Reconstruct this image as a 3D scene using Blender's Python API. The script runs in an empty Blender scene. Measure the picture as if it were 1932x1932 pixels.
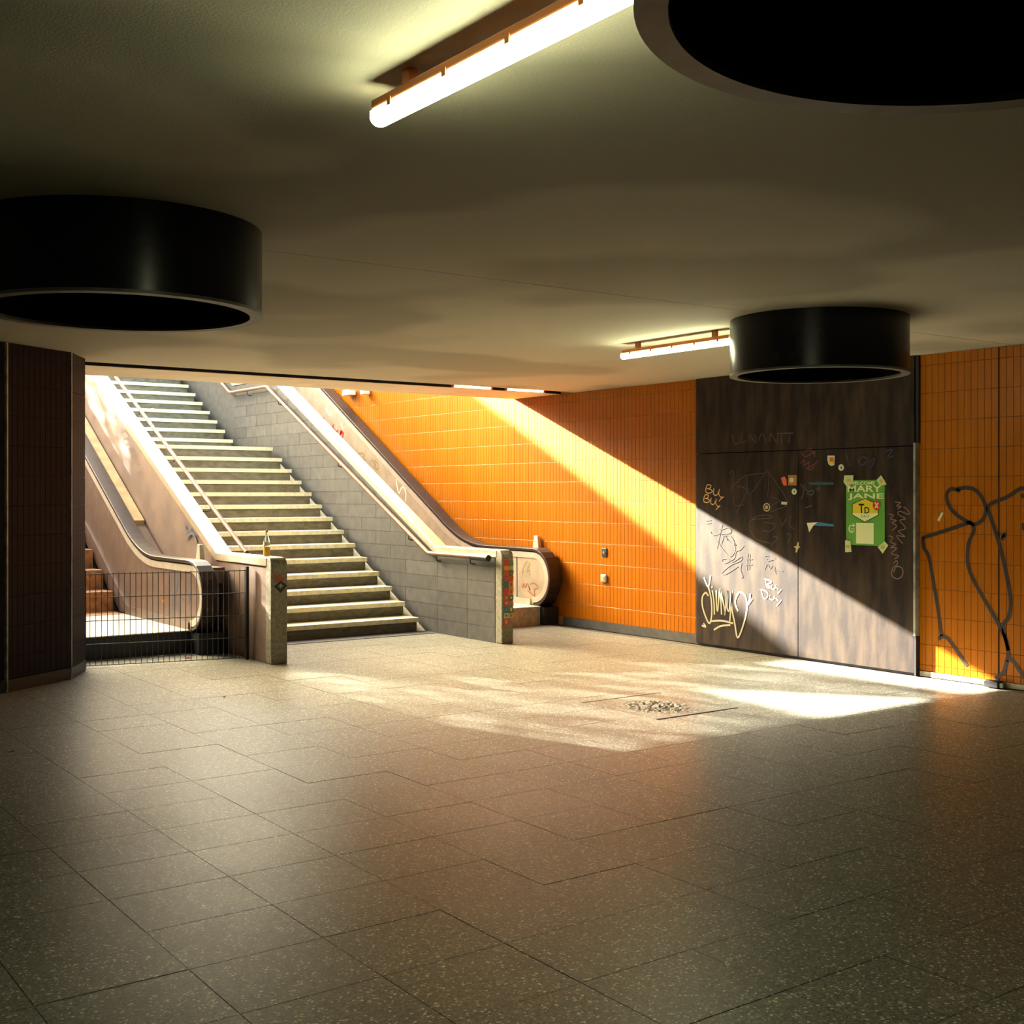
import bpy, math, random
from mathutils import Vector, Matrix
random.seed(7)
SC = bpy.context.scene
COL = SC.collection

# ---------------------------------------------------------------- camera, sky, sun, exposure
FPX, CX, CY, EYE = 2283.5, 966.0, 931.8, 1.6
YAW = math.atan((CX + 680.2) / FPX)
cam_d = bpy.data.cameras.new('camera'); cam = bpy.data.objects.new('camera', cam_d); COL.objects.link(cam)
cam_d.sensor_width = 36.0; cam_d.lens = 36.0 * FPX / 1932.0; cam_d.shift_y = (CY - 966.0) / 1932.0
cam_d.clip_start = 0.02; cam_d.clip_end = 200
cam.location = (0, 0, EYE); cam.rotation_euler = (math.pi / 2, 0, -YAW)
SC.camera = cam

world = bpy.data.worlds.new('sky'); SC.world = world; world.use_nodes = True
bg = world.node_tree.nodes['Background']
SUN_K, SUN_T = 0.3, 0.408
sky = world.node_tree.nodes.new('ShaderNodeTexSky'); sky.sky_type = 'NISHITA'; sky.sun_disc = False
sky.sun_elevation = math.atan(SUN_T / math.hypot(1, SUN_K)); sky.sun_rotation = -math.atan(SUN_K)
sky.air_density = 1.0; sky.dust_density = 10.0; sky.ozone_density = 1.0
wb = world.node_tree.nodes.new('ShaderNodeMix'); wb.data_type = 'RGBA'; wb.blend_type = 'MULTIPLY'; wb.inputs['Factor'].default_value = 1.0
wb.inputs['B'].default_value = (1.0, 0.97, 0.80, 1)          # film balance
world.node_tree.links.new(sky.outputs[0], wb.inputs['A']); world.node_tree.links.new(wb.outputs['Result'], bg.inputs['Color'])
bg.inputs['Strength'].default_value = 3.1

sun_d = bpy.data.lights.new('sun', 'SUN'); sun_d.energy = 120.0; sun_d.color = (1.0, 0.92, 0.74); sun_d.angle = math.radians(0.6)
sun = bpy.data.objects.new('sun', sun_d); COL.objects.link(sun)
sun.rotation_euler = Vector((SUN_K, -1, -SUN_T)).to_track_quat('-Z', 'Y').to_euler(); sun.location = (2, 26, 14)

vs = SC.view_settings
vs.view_transform = 'Standard'; vs.look = 'None'; vs.gamma = 1.0; vs.use_curve_mapping = False; vs.exposure = 0.0

# ---------------------------------------------------------------- points of the photograph on known planes of the room
_F = Vector((math.sin(YAW), math.cos(YAW), 0)); _R = Vector((math.cos(YAW), -math.sin(YAW), 0))
def _ray(u, v): return _F + _R * ((u - CX) / FPX) + Vector((0, 0, (CY - v) / FPX))
def on_x(u, v, x): d = _ray(u, v); t = x / d.x; return Vector((x, d.y * t, EYE + d.z * t))
def on_y(u, v, y): d = _ray(u, v); t = y / d.y; return Vector((d.x * t, y, EYE + d.z * t))
def on_z(u, v, z=0.0): d = _ray(u, v); t = (z - EYE) / d.z; return Vector((d.x * t, d.y * t, z))
def to_px(p):
    q = Vector(p) - Vector((0, 0, EYE)); z = q.dot(_F)
    if z < 0.05: return None
    return CX + FPX * q.dot(_R) / z, CY - FPX * q.z / z

# ---------------------------------------------------------------- materials
def lin(c): return tuple((x / 12.92 if x <= .04045 else ((x + .055) / 1.055) ** 2.4) for x in [k / 255 for k in c])
MATS = {}
def mat(name, col, rough=.6, metal=0.0, var=0.0, scale=6.0, spec=.5, bump=0.0, bscale=60.0, col2=None, detail=4.0, emit=None, estr=0.0, stretch=None, thresh=None):
    m = bpy.data.materials.new(name); m.use_nodes = True
    nt = m.node_tree; N = nt.nodes; L = nt.links; b = N['Principled BSDF']
    b.inputs['Base Color'].default_value = (*col, 1); b.inputs['Roughness'].default_value = rough
    b.inputs['Metallic'].default_value = metal; b.inputs['Specular IOR Level'].default_value = spec
    geo = N.new('ShaderNodeNewGeometry'); vec = geo.outputs['Position']
    if stretch:
        mp = N.new('ShaderNodeMapping'); mp.inputs['Scale'].default_value = stretch; L.new(vec, mp.inputs['Vector']); vec = mp.outputs['Vector']
    if var or col2:
        n = N.new('ShaderNodeTexNoise'); n.inputs['Scale'].default_value = scale; n.inputs['Detail'].default_value = detail
        L.new(vec, n.inputs['Vector'])
        r = N.new('ShaderNodeValToRGB'); lo, hi = thresh or (.35, .65)
        r.color_ramp.elements[0].position = lo; r.color_ramp.elements[1].position = hi
        c2 = col2 or tuple(min(1, x * (1 + var)) for x in col)
        c1 = col if col2 else tuple(x * (1 - var) for x in col)
        r.color_ramp.elements[0].color = (*c1, 1); r.color_ramp.elements[1].color = (*c2, 1)
        L.new(n.outputs['Fac'], r.inputs['Fac']); L.new(r.outputs['Color'], b.inputs['Base Color'])
    if bump:
        n2 = N.new('ShaderNodeTexNoise'); n2.inputs['Scale'].default_value = bscale; n2.inputs['Detail'].default_value = 3
        L.new(geo.outputs['Position'], n2.inputs['Vector'])
        bp = N.new('ShaderNodeBump'); bp.inputs['Strength'].default_value = bump; bp.inputs['Distance'].default_value = .01
        L.new(n2.outputs['Fac'], bp.inputs['Height']); L.new(bp.outputs['Normal'], b.inputs['Normal'])
    if emit:
        b.inputs['Emission Color'].default_value = (*emit, 1); b.inputs['Emission Strength'].default_value = estr
    MATS[name] = m
    return m

def tile_mat(name, col, var, rough, pitch_s, pitch_z, col2, spec=.5):
    """glazed tile: one tone per tile, with fine mottling"""
    m = mat(name, col, rough, bump=.15, bscale=35, spec=spec)
    nt = m.node_tree; N = nt.nodes; L = nt.links; b = N['Principled BSDF']
    geo = N.new('ShaderNodeNewGeometry')
    mp = N.new('ShaderNodeMapping'); mp.inputs['Scale'].default_value = (1 / pitch_s, 1 / pitch_s, 1 / pitch_z)
    mp.inputs['Location'].default_value = (.37, .21, -.15)
    L.new(geo.outputs['Position'], mp.inputs['Vector'])
    fl = N.new('ShaderNodeVectorMath'); fl.operation = 'FLOOR'; L.new(mp.outputs['Vector'], fl.inputs[0])
    wn = N.new('ShaderNodeTexWhiteNoise'); L.new(fl.outputs['Vector'], wn.inputs['Vector'])
    mx = N.new('ShaderNodeMix'); mx.data_type = 'RGBA'
    mx.inputs['A'].default_value = (*col, 1); mx.inputs['B'].default_value = (*col2, 1)
    mul = N.new('ShaderNodeMath'); mul.operation = 'MULTIPLY'; mul.inputs[1].default_value = var; L.new(wn.outputs['Value'], mul.inputs[0])
    L.new(mul.outputs[0], mx.inputs['Factor']); L.new(mx.outputs['Result'], b.inputs['Base Color'])
    return m

ORANGE = tile_mat('orange_glazed_tile', (.40, .122, .003), .5, .36, .0635, .2445, (.33, .09, .002), .15)
DARKTILE = tile_mat('dark_plum_tile', (.016, .009, .014), .6, .6, .0635, .2445, (.009, .007, .014), .12)
GROUT_L = mat('pale_grout', (.42, .29, .16), .9, var=.15)
GROUT_D = mat('dark_grout', (.04, .032, .024), .9, var=.2)
STONE = mat('grey_stone_slab', (.055, .055, .052), .8, var=.2, scale=9, bump=.2, bscale=90)
STONE_L = mat('pale_stone_base', (.42, .37, .29), .8, var=.2, scale=15)
CONC = mat('pinkish_plaster', (.12, .074, .055), .8, col2=(.185, .115, .082), scale=3, bump=.15, bscale=40)
COPING = mat('pale_metal_coping', (.80, .70, .56), .36, metal=.85, var=.08, scale=12)
POSTSTONE = mat('grey_green_stone_post', (.20, .19, .14), .7, var=.25, scale=30)
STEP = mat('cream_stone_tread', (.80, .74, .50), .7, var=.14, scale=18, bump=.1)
RISER = mat('shaded_stone_riser', (.14, .125, .085), .75, var=.25, scale=10, stretch=(1, 1, 2.2))  # riser colour darkened and tread colour lightened for steep skylight
CEIL = mat('painted_plaster_ceiling', (.36, .335, .25), .85, col2=(.52, .485, .37), scale=.55, detail=1.5, bump=.12, bscale=120, thresh=(.44, .52))
BEAM = mat('bounce_toned_plaster_beam', (.78, .66, .48), .8, var=.06, scale=4)  # colour raised for light bounced up from the floor and sunlit wall
VOID = mat('dark_void', (.012, .011, .012), .9)
DRUM = mat('black_blue_metal', (.006, .006, .011), .26, metal=0.0, var=.2, scale=5, spec=.3)
RIM = mat('pale_metal_rim', (.14, .14, .12), .5, metal=.3, var=.2, scale=10)
PANEL = mat('brown_black_sheet', (.018, .012, .012), .6, col2=(.060, .040, .026), scale=3.2, stretch=(1, 3, .7), detail=6, thresh=(.4, .75), bump=.08, bscale=25, spec=.15)
STEELEDGE = mat('worn_metal_edge', (.28, .30, .26), .5, metal=.5, var=.4, scale=8)
BLACKMETAL = mat('black_metal', (.012, .012, .016), .45, var=.2)
GALV = mat('galvanised_wire', (.05, .055, .065), .4, metal=.6)
RAILM = mat('brown_handrail', (.14, .065, .035), .5, var=.2, scale=15, spec=.3)
RUBBER = mat('black_rubber', (.030, .018, .015), .42, var=.2, spec=.35)
ALU = mat('pale_aluminium', (.62, .56, .46), .35, metal=.35, var=.08)
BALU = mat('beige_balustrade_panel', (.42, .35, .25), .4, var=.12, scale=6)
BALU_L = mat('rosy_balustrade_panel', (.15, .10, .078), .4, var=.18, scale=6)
DECKM = mat('cream_platform', (.62, .56, .42), .55, var=.1, scale=10)
ESTEP = mat('rusty_step', (.34, .16, .06), .65, var=.35, scale=14)
LAMPM = mat('fluorescent_diffuser', (.9, .85, .7), .4, emit=(.95, 1.0, .62), estr=46.0)
LAMPH = mat('halo_orange_housing', (.62, .20, .05), .5)  # orange colour stands in for the glow halo around the tubes
SLOTL = mat('slot_tube', (.9, .85, .6), .4, emit=(1.0, .85, .40), estr=5.0)
STREET = mat('street_concrete', (.42, .39, .34), .9, var=.1)
GLASSY = None

def floor_mat():
    m = mat('terrazzo_slab', (.2, .19, .16), .45, spec=.13)
    nt = m.node_tree; N = nt.nodes; L = nt.links; b = N['Principled BSDF']
    geo = N.new('ShaderNodeNewGeometry')
    v = N.new('ShaderNodeTexVoronoi'); v.inputs['Scale'].default_value = 130; L.new(geo.outputs['Position'], v.inputs['Vector'])
    r = N.new('ShaderNodeValToRGB'); e = r.color_ramp.elements
    e[0].position = 0.0; e[0].color = (.10, .105, .09, 1); e[1].position = .8; e[1].color = (.23, .23, .195, 1)
    x = e.new(.93); x.color = (.30, .29, .24, 1); x = e.new(.97); x.color = (.75, .70, .56, 1)
    sep = N.new('ShaderNodeSeparateColor'); L.new(v.outputs['Color'], sep.inputs['Color']); L.new(sep.outputs[0], r.inputs['Fac'])
    n = N.new('ShaderNodeTexNoise'); n.inputs['Scale'].default_value = 1.3; n.inputs['Detail'].default_value = 5; L.new(geo.outputs['Position'], n.inputs['Vector'])
    rr = N.new('ShaderNodeMapRange'); rr.inputs['To Min'].default_value = .8; rr.inputs['To Max'].default_value = 1.2; L.new(n.outputs['Fac'], rr.inputs['Value'])
    mx = N.new('ShaderNodeMix'); mx.data_type = 'RGBA'; mx.blend_type = 'MULTIPLY'; mx.inputs['Factor'].default_value = 1
    L.new(r.outputs['Color'], mx.inputs['A']); L.new(rr.outputs['Result'], mx.inputs['B']); L.new(mx.outputs['Result'], b.inputs['Base Color'])
    r2 = N.new('ShaderNodeMapRange'); r2.inputs['To Min'].default_value = .29; r2.inputs['To Max'].default_value = .39; L.new(n.outputs['Fac'], r2.inputs['Value'])
    L.new(r2.outputs['Result'], b.inputs['Roughness'])
    bp = N.new('ShaderNodeBump'); bp.inputs['Strength'].default_value = .05; bp.inputs['Distance'].default_value = .002
    L.new(v.outputs['Distance'], bp.inputs['Height']); L.new(bp.outputs['Normal'], b.inputs['Normal'])
    return m
def per_object_tone(m, lo, hi):
    nt = m.node_tree; b = nt.nodes['Principled BSDF']; inp = b.inputs['Base Color']; src = inp.links[0].from_socket
    oi = nt.nodes.new('ShaderNodeObjectInfo'); mr = nt.nodes.new('ShaderNodeMapRange'); mr.inputs['To Min'].default_value = lo; mr.inputs['To Max'].default_value = hi
    nt.links.new(oi.outputs['Random'], mr.inputs['Value'])
    mx = nt.nodes.new('ShaderNodeMix'); mx.data_type = 'RGBA'; mx.blend_type = 'MULTIPLY'; mx.inputs['Factor'].default_value = 1
    nt.links.new(src, mx.inputs['A']); nt.links.new(mr.outputs['Result'], mx.inputs['B']); nt.links.new(mx.outputs['Result'], inp)
per_object_tone(STONE, .82, 1.15)
FLOORM = floor_mat()
def paint(name, rgb, rough=.5): return MATS.get(name) or mat(name, lin(rgb), rough)

# ---------------------------------------------------------------- mesh helpers
class MB:
    def __init__(s): s.v = []; s.f = []
    def quad(s, a, b, c, d): i = len(s.v); s.v += [tuple(a), tuple(b), tuple(c), tuple(d)]; s.f.append((i, i + 1, i + 2, i + 3)); return s
    def poly(s, pts): i = len(s.v); s.v += [tuple(p) for p in pts]; s.f.append(tuple(range(i, i + len(pts)))); return s
    def box(s, x0, x1, y0, y1, z0, z1):
        i = len(s.v)
        s.v += [(x0, y0, z0), (x1, y0, z0), (x1, y1, z0), (x0, y1, z0), (x0, y0, z1), (x1, y0, z1), (x1, y1, z1), (x0, y1, z1)]
        s.f += [tuple(i + k for k in q) for q in ((0, 3, 2, 1), (4, 5, 6, 7), (0, 1, 5, 4), (1, 2, 6, 5), (2, 3, 7, 6), (3, 0, 4, 7))]; return s
    def prism_x(s, yz, x0, x1):
        """outline in the y-z plane, given thickness along x"""
        n = len(yz); i = len(s.v)
        area = sum(yz[k][0] * yz[(k + 1) % n][1] - yz[(k + 1) % n][0] * yz[k][1] for k in range(n))
        if area < 0: yz = yz[::-1]
        s.v += [(x0, y, z) for y, z in yz] + [(x1, y, z) for y, z in yz]
        s.f.append(tuple(i + k for k in range(n))[::-1]); s.f.append(tuple(i + n + k for k in range(n)))
        for k in range(n): s.f.append((i + k, i + (k + 1) % n, i + n + (k + 1) % n, i + n + k))
        return s
    def prism_z(s, xy, z0, z1):
        n = len(xy); i = len(s.v)
        area = sum(xy[k][0] * xy[(k + 1) % n][1] - xy[(k + 1) % n][0] * xy[k][1] for k in range(n))
        if area < 0: xy = xy[::-1]
        s.v += [(x, y, z0) for x, y in xy] + [(x, y, z1) for x, y in xy]
        s.f.append(tuple(i + k for k in range(n))[::-1]); s.f.append(tuple(i + n + k for k in range(n)))
        for k in range(n): s.f.append((i + k, i + (k + 1) % n, i + n + (k + 1) % n, i + n + k))
        return s
    def tube(s, pts, r, n=10, cap=True):
        pts = [Vector(p) for p in pts]; i0 = len(s.v); m = len(pts)
        for k, p in enumerate(pts):
            d = (pts[min(k + 1, m - 1)] - pts[max(k - 1, 0)]).normalized()
            up = Vector((0, 0, 1)) if abs(d.z) < .9 else Vector((1, 0, 0))
            a = d.cross(up).normalized(); b = a.cross(d)
            rr = r[k] if isinstance(r, (list, tuple)) else r
            for j in range(n): t = 2 * math.pi * j / n; s.v.append(tuple(p + a * rr * math.cos(t) + b * rr * math.sin(t)))
        for k in range(m - 1):
            for j in range(n): s.f.append((i0 + k * n + j, i0 + k * n + (j + 1) % n, i0 + (k + 1) * n + (j + 1) % n, i0 + (k + 1) * n + j))
        if cap: s.f.append(tuple(i0 + j for j in range(n))[::-1]); s.f.append(tuple(i0 + (m - 1) * n + j for j in range(n)))
        return s
    def band_x(s, path, off0, off1, x0, x1):
        """a belt that follows a y-z path between two offsets along the path normal, x0..x1 wide"""
        n = len(path); A = []; B = []
        for k in range(n):
            p = path[k]; a = path[max(k - 1, 0)]; b = path[min(k + 1, n - 1)]
            d = (b[0] - a[0], b[1] - a[1]); l = math.hypot(*d); nn = (-d[1] / l, d[0] / l)
            A.append((p[0] + nn[0] * off0, p[1] + nn[1] * off0)); B.append((p[0] + nn[0] * off1, p[1] + nn[1] * off1))
        i = len(s.v)
        for k in range(n): s.v += [(x0, *A[k]), (x1, *A[k]), (x1, *B[k]), (x0, *B[k])]
        for k in range(n - 1):
            a = i + 4 * k; b = a + 4
            for j in range(4): s.f.append((a + j, a + (j + 1) % 4, b + (j + 1) % 4, b + j))
        s.f.append((i, i + 1, i + 2, i + 3)); e = i + 4 * (n - 1); s.f.append((e + 3, e + 2, e + 1, e)); return s
    def lathe(s, prof, c, n=24, close=False):
        i = len(s.v); m = len(prof)
        for r, z in prof:
            for j in range(n): t = 2 * math.pi * j / n; s.v.append((c[0] + r * math.cos(t), c[1] + r * math.sin(t), c[2] + z))
        for k in range(m - 1 + (1 if close else 0)):
            for j in range(n):
                a = i + k * n; b = i + ((k + 1) % m) * n
                s.f.append((a + j, a + (j + 1) % n, b + (j + 1) % n, b + j))
        if not close:
            s.f.append(tuple(i + j for j in range(n))[::-1]); s.f.append(tuple(i + (m - 1) * n + j for j in range(n)))
        return s
    def mesh(s, name, m=None, smooth=False):
        me = bpy.data.meshes.new(name); me.from_pydata(s.v, [], s.f); me.validate(); me.update()
        import bmesh
        bm = bmesh.new(); bm.from_mesh(me); bmesh.ops.recalc_face_normals(bm, faces=bm.faces); bm.to_mesh(me); bm.free()
        if m: me.materials.append(m)
        if smooth:
            for p in me.polygons: p.use_smooth = True
            try: me.set_sharp_from_angle(angle=math.radians(35))
            except Exception: pass
        return me
    def build(s, name, m, parent=None, smooth=False, bevel=0):
        o = put(name, s.mesh(name, m, smooth), parent)
        if bevel:
            b = o.modifiers.new('bevel', 'BEVEL'); b.width = bevel; b.segments = 2; b.limit_method = 'ANGLE'
        return o
def put(name, me, parent=None, loc=None):
    o = bpy.data.objects.new(name, me); COL.objects.link(o)
    if parent: o.parent = parent
    if loc: o.location = loc
    return o
def tag(o, label=None, cat=None, group=None, kind=None):
    if label: o['label'] = label
    if cat: o['category'] = cat
    if group: o['group'] = group
    if kind: o['kind'] = kind
    return o
def empty(name, loc=(0, 0, 0)):
    o = bpy.data.objects.new(name, None); COL.objects.link(o); o.location = loc; o.empty_display_size = .1; return o
def thing(name, label, cat, group=None):
    return tag(empty(name), label, cat, group)
def copy_tree(o, parent=None):
    c = o.copy(); COL.objects.link(c); c.parent = parent
    for ch in list(o.children): copy_tree(ch, c)
    return c
def smooth_line(p, k=4):
    if len(p) < 3: return [tuple(q) for q in p]
    out = []
    for i in range(len(p) - 1):
        a, b, c, d = p[max(i - 1, 0)], p[i], p[i + 1], p[min(i + 2, len(p) - 1)]
        for j in range(k):
            t = j / k
            out.append(tuple(.5 * (2 * b[q] + (c[q] - a[q]) * t + (2 * a[q] - 5 * b[q] + 4 * c[q] - d[q]) * t * t + (3 * b[q] - a[q] - 3 * c[q] + d[q]) * t ** 3) for q in (0, 1)))
    out.append(tuple(p[-1])); return out
def ribbon(mb, pts, w, fn):
    """painted stroke: pts in plane coordinates, fn lifts (a, b) to the wall"""
    n = len(pts); Ls = []; Rs = []
    for k in range(n):
        a = pts[max(k - 1, 0)]; b = pts[min(k + 1, n - 1)]; d = (b[0] - a[0], b[1] - a[1]); l = math.hypot(*d) or 1
        nx, ny = -d[1] / l * w / 2, d[0] / l * w / 2
        Ls.append((pts[k][0] + nx, pts[k][1] + ny)); Rs.append((pts[k][0] - nx, pts[k][1] - ny))
    for k in range(n - 1): mb.quad(fn(*Ls[k]), fn(*Rs[k]), fn(*Rs[k + 1]), fn(*Ls[k + 1]))
def strokes(name, lines, w, conv, plane_x, m, parent, label=None, sm=True, lift=.0025):
    """lines in zoomed-photo units; conv turns them into photo points; they are laid on the wall plane x = plane_x"""
    mb = MB()
    for l in lines:
        q = [on_x(*conv(*p), plane_x) for p in l]; q = [(p.y, p.z) for p in q]
        if sm: q = smooth_line(q)
        ribbon(mb, q, w, lambda a, b: (plane_x - lift, a, b))
    o = mb.build(name, m, parent)
    if label: o['label'] = label
    return o

# ================================================================ THE SETTING
H = 2.822; XW = 9.155; STREETZ = 4.55; YEDGE = 12.65; YTOP = 22.2
# ---- floor: base, then terrazzo slabs
floor = MB().box(-6, 9.6, -6, YTOP, -.25, -.008).build('floor', mat('floor_joint', (.10, .092, .075), .9)); tag(floor, kind='structure')
SX, SY, GAP = .50, .43, .0032
slab_me = MB().box(GAP / 2, SX - GAP / 2, GAP / 2, SY - GAP / 2, -.03, 0).mesh('slab', FLOORM)
cells = []
for i in range(-12, 19):
    for j in range(-13, 28):
        x0, y0 = i * SX, .07 + j * SY
        if x0 + SX > XW + .3 or y0 + SY > 12.2: continue
        ps = [to_px((x0 + a * SX, y0 + b * SY, 0)) for a in (0, 1) for b in (0, 1)]
        vis = all(ps) and any(-40 < p[0] < 1972 and 1000 < p[1] < 1972 for p in ps)
        if vis: ar = (max(p[0] for p in ps) - min(p[0] for p in ps)) * (max(p[1] for p in ps) - min(p[1] for p in ps))
        else: ar = 0
        cells.append((ar, x0, y0))
cells.sort(reverse=True)
for ar, x0, y0 in cells[:300]:
    put('slab', slab_me, floor, (x0, y0, random.uniform(-.0012, .0004)))
rest = MB()
for ar, x0, y0 in cells[300:]:
    rest.box(x0 + GAP / 2, min(x0 + SX, XW) - GAP / 2, y0 + GAP / 2, y0 + SY - GAP / 2, -.03, 0)
tag(rest.build('slab_field', FLOORM, floor), kind='stuff')

# ---- ceiling: slabs with an open joint, slot, beam over the stairs
ceiling = MB().box(-6, 9.6, -6, YEDGE, H + .14, STREETZ).build('ceiling', VOID); tag(ceiling, kind='structure')
for y0, y1 in ((-6, 5.646), (5.653, 11.38)):
    MB().box(-6, 9.6, y0, y1, H, H + .14).build('ceiling_slab', CEIL, ceiling)
tag(MB().box(-6, 9.6, 11.70, YEDGE, H, H + .14).build('ceiling_beam', BEAM, ceiling), 'painted beam strip above the stair opening, coloured bright for bounced light')

MB().box(-6, 9.6, 11.688, 11.699, H + .003, H + .14).build('slot_shade_sheet', VOID, ceiling)  # black sheet that paints the shade inside the ceiling slot

# ---- tiles
ROWS = [.10] + [.281 + .2445 * k for k in range(-0, 20)]
def tile_box(s, z, th=.008, g=.0028):
    """one tile, front towards -x at x = 0, width s along y, height z; softly bevelled"""
    mb = MB(); a, b, c = g / 2, .0022, .0015
    o = [(th, a, a), (th, s - a, a), (th, s - a, z - a), (th, a, z - a)]
    m_ = [(c, a, a), (c, s - a, a), (c, s - a, z - a), (c, a, z - a)]
    i_ = [(0, a + b, a + b), (0, s - a - b, a + b), (0, s - a - b, z - a - b), (0, a + b, z - a - b)]
    mb.v = o + m_ + i_
    for k in range(4):
        n = (k + 1) % 4
        mb.f += [(k, n, 4 + n, 4 + k), (4 + k, 4 + n, 8 + n, 8 + k)]
    mb.f.append((8, 9, 10, 11)); return mb
TP = .0635
tile_cache = {}
def tile_mesh(s, z, m):
    k = (round(s, 4), round(z, 4), m.name)
    if k not in tile_cache: tile_cache[k] = tile_box(s, z).mesh('tile', m)
    return tile_cache[k]
def wall_cells(y0, y1, ztop, zb=.10):
    out = []; y = y0
    while y < y1 - .02:
        s = min(TP, y1 - y); z = zb; k = 0
        for zz in [q for q in ROWS if q > zb + .01] + [99]:
            zt = min(zz, ztop)
            if zt - z > .02: out.append((y, z, s, zt - z))
            z = zt
            if zz >= ztop: break
        y += TP
    return out
def joined_tiles(cs, name, m, parent, place):
    mb = MB()
    for (y, z, s, h) in cs:
        t = tile_box(s, h); i = len(mb.v)
        mb.v += [place(a, b + y, c + z) for a, b, c in t.v]; mb.f += [tuple(i + q for q in f) for f in t.f]
    return tag(mb.build(name, m, parent), kind='stuff')
Y_P0, Y_P1 = 6.575, 9.288      # the dark panel along the right wall
# right wall, part beyond the panel (towards and above the stairs)
wall_right = MB().box(XW + .008, XW + .35, Y_P1, YEDGE, 0, H + .1).box(XW + .008, XW + .35, YEDGE, YTOP, 0, STREETZ).build('wall_right', GROUT_L)
tag(wall_right, kind='structure')
cs = wall_cells(Y_P1, YEDGE, H)
near = sorted(cs)[:72]
for (y, z, s, h) in near: put('tile', tile_mesh(s, h, ORANGE), wall_right, (XW, y, z))
joined_tiles(sorted(cs)[72:] + wall_cells(Y_P1 + TP * 53, YTOP, STREETZ), 'tile_field', ORANGE, wall_right, lambda a, b, c: (XW + a, b, c))
# right wall, part nearest the camera, with darker joints
wall_near = MB().box(XW + .008, XW + .35, -6, Y_P0, 0, H + .1).build('wall_right_near', GROUT_D); tag(wall_near, kind='structure')
cs = []
y = 6.555
while y > 3.6:
    s = .0635
    for (yy, z, ss, h) in wall_cells(y - s, y, H, .045): cs.append((yy, z, ss, h))
    y -= s
    if abs(y - 5.80) < .035: y -= .012
ind = [c for c in cs if c[0] > 5.38]
for (y, z, s, h) in ind[:228]: put('tile', tile_mesh(s, h, ORANGE), wall_near, (XW, y, z))
joined_tiles([c for c in cs if c[0] <= 5.38] + ind[228:], 'tile_field', ORANGE, wall_near, lambda a, b, c: (XW + a, b, c))
tag(MB().box(XW - .012, XW + .02, Y_P1, 11.62, 0, .10).build('baseboard_right', STONE), kind='structure')
tag(MB().box(XW - .012, XW + .02, 3.6, Y_P0 - .03, 0, .042).build('baseboard_right_near', STONE_L), kind='structure')
# dim end walls of the passage behind the viewer
DIM = mat('dim_wall', (.10, .06, .04), .8)
tag(MB().box(-6.2, -6, -6, 12, 0, H).build('wall_far_left', DIM), kind='structure')
tag(MB().box(-6, 9.5, -6.2, -6, 0, H).build('wall_back', DIM), kind='structure')
# left wall: faceted corner of dark tiles
pl = [(-6, 9.75), (1.55, 10.02), (2.39, 10.29), (3.02, 10.71), (3.26, 11.13), (3.20, 11.55), (1.25, 12.2), (1.2, YTOP)]
off = [(-6, 10.2), (1.4, 10.5), (2.2, 10.75), (2.7, 11.1), (2.9, 11.3), (2.9, 11.5), (.9, 12.1), (.9, YTOP)]
wall_left = MB().prism_z(pl + off[::-1], 0, STREETZ).build('wall_left', GROUT_D); tag(wall_left, kind='structure')
for k in range(0, 4):
    a, b = Vector(pl[k]), Vector(pl[k + 1])
    if k == 0: a = Vector((-1.2, 9.92))
    d = (b - a); l = d.length; d.normalize(); n = Vector((d.y, -d.x))
    def place(t, s, z, a=a, d=d, n=n): p = a + d * s - n * (t - .008); return (p.x, p.y, z)
    joined_tiles(wall_cells(.0, l, H, .10), 'tile_field', DARKTILE, wall_left, place)
    mb = MB(); p, q = a, b; mb.prism_z([(p.x, p.y), (q.x, q.y), (q.x + n.x * .012, q.y + n.y * .012), (p.x + n.x * .012, p.y + n.y * .012)], 0, .098)
    mb.build('base_tile', BLACKMETAL, wall_left)
for (x, y), w in (((2.39, 10.29), .018), ((3.02, 10.71), .012)):
    tag(MB().prism_z([(x - w, y - w * .3), (x + w * .3, y - w * 1.4), (x + w * 1.2, y), (x, y + w)], 0.0, H).build('corner_strip', STEELEDGE, wall_left), 'worn metal corner strip')

# ---- dark sheet panel
XP = 9.105
panel = empty('wall_panel'); tag(panel, 'tall dark brown sheet panel covered in graffiti between the orange tiles', 'panel')
ysm = on_x(1506, 1100, XP).y
for y0, y1, z0, z1 in ((Y_P0, ysm - .003, .02, 2.02), (ysm + .003, Y_P1, .02, 2.02), (Y_P0, Y_P1, 2.028, H - .002)):
    MB().box(XP, XW + .3, y0, y1, z0, z1).build('sheet', PANEL, panel, bevel=.003)
MB().box(XP + .02, XW + .3, Y_P0, Y_P1, 0, .02).build('kick_strip', BLACKMETAL, panel)
tag(MB().box(XP - .012, XW + .02, Y_P0 - .02, Y_P0, .35, 2.05).build('edge_strip', STEELEDGE, panel), 'worn grey metal edge')
MB().box(XP, XW + .02, Y_P0 - .018, Y_P0 - .0005, 0, .35).build('edge_strip_foot', BLACKMETAL, panel)
MB().box(XP + .02, XW + .02, Y_P0 - .03, Y_P0 - .0005, 2.05, H - .002).build('edge_strip_top', BLACKMETAL, panel)

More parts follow.
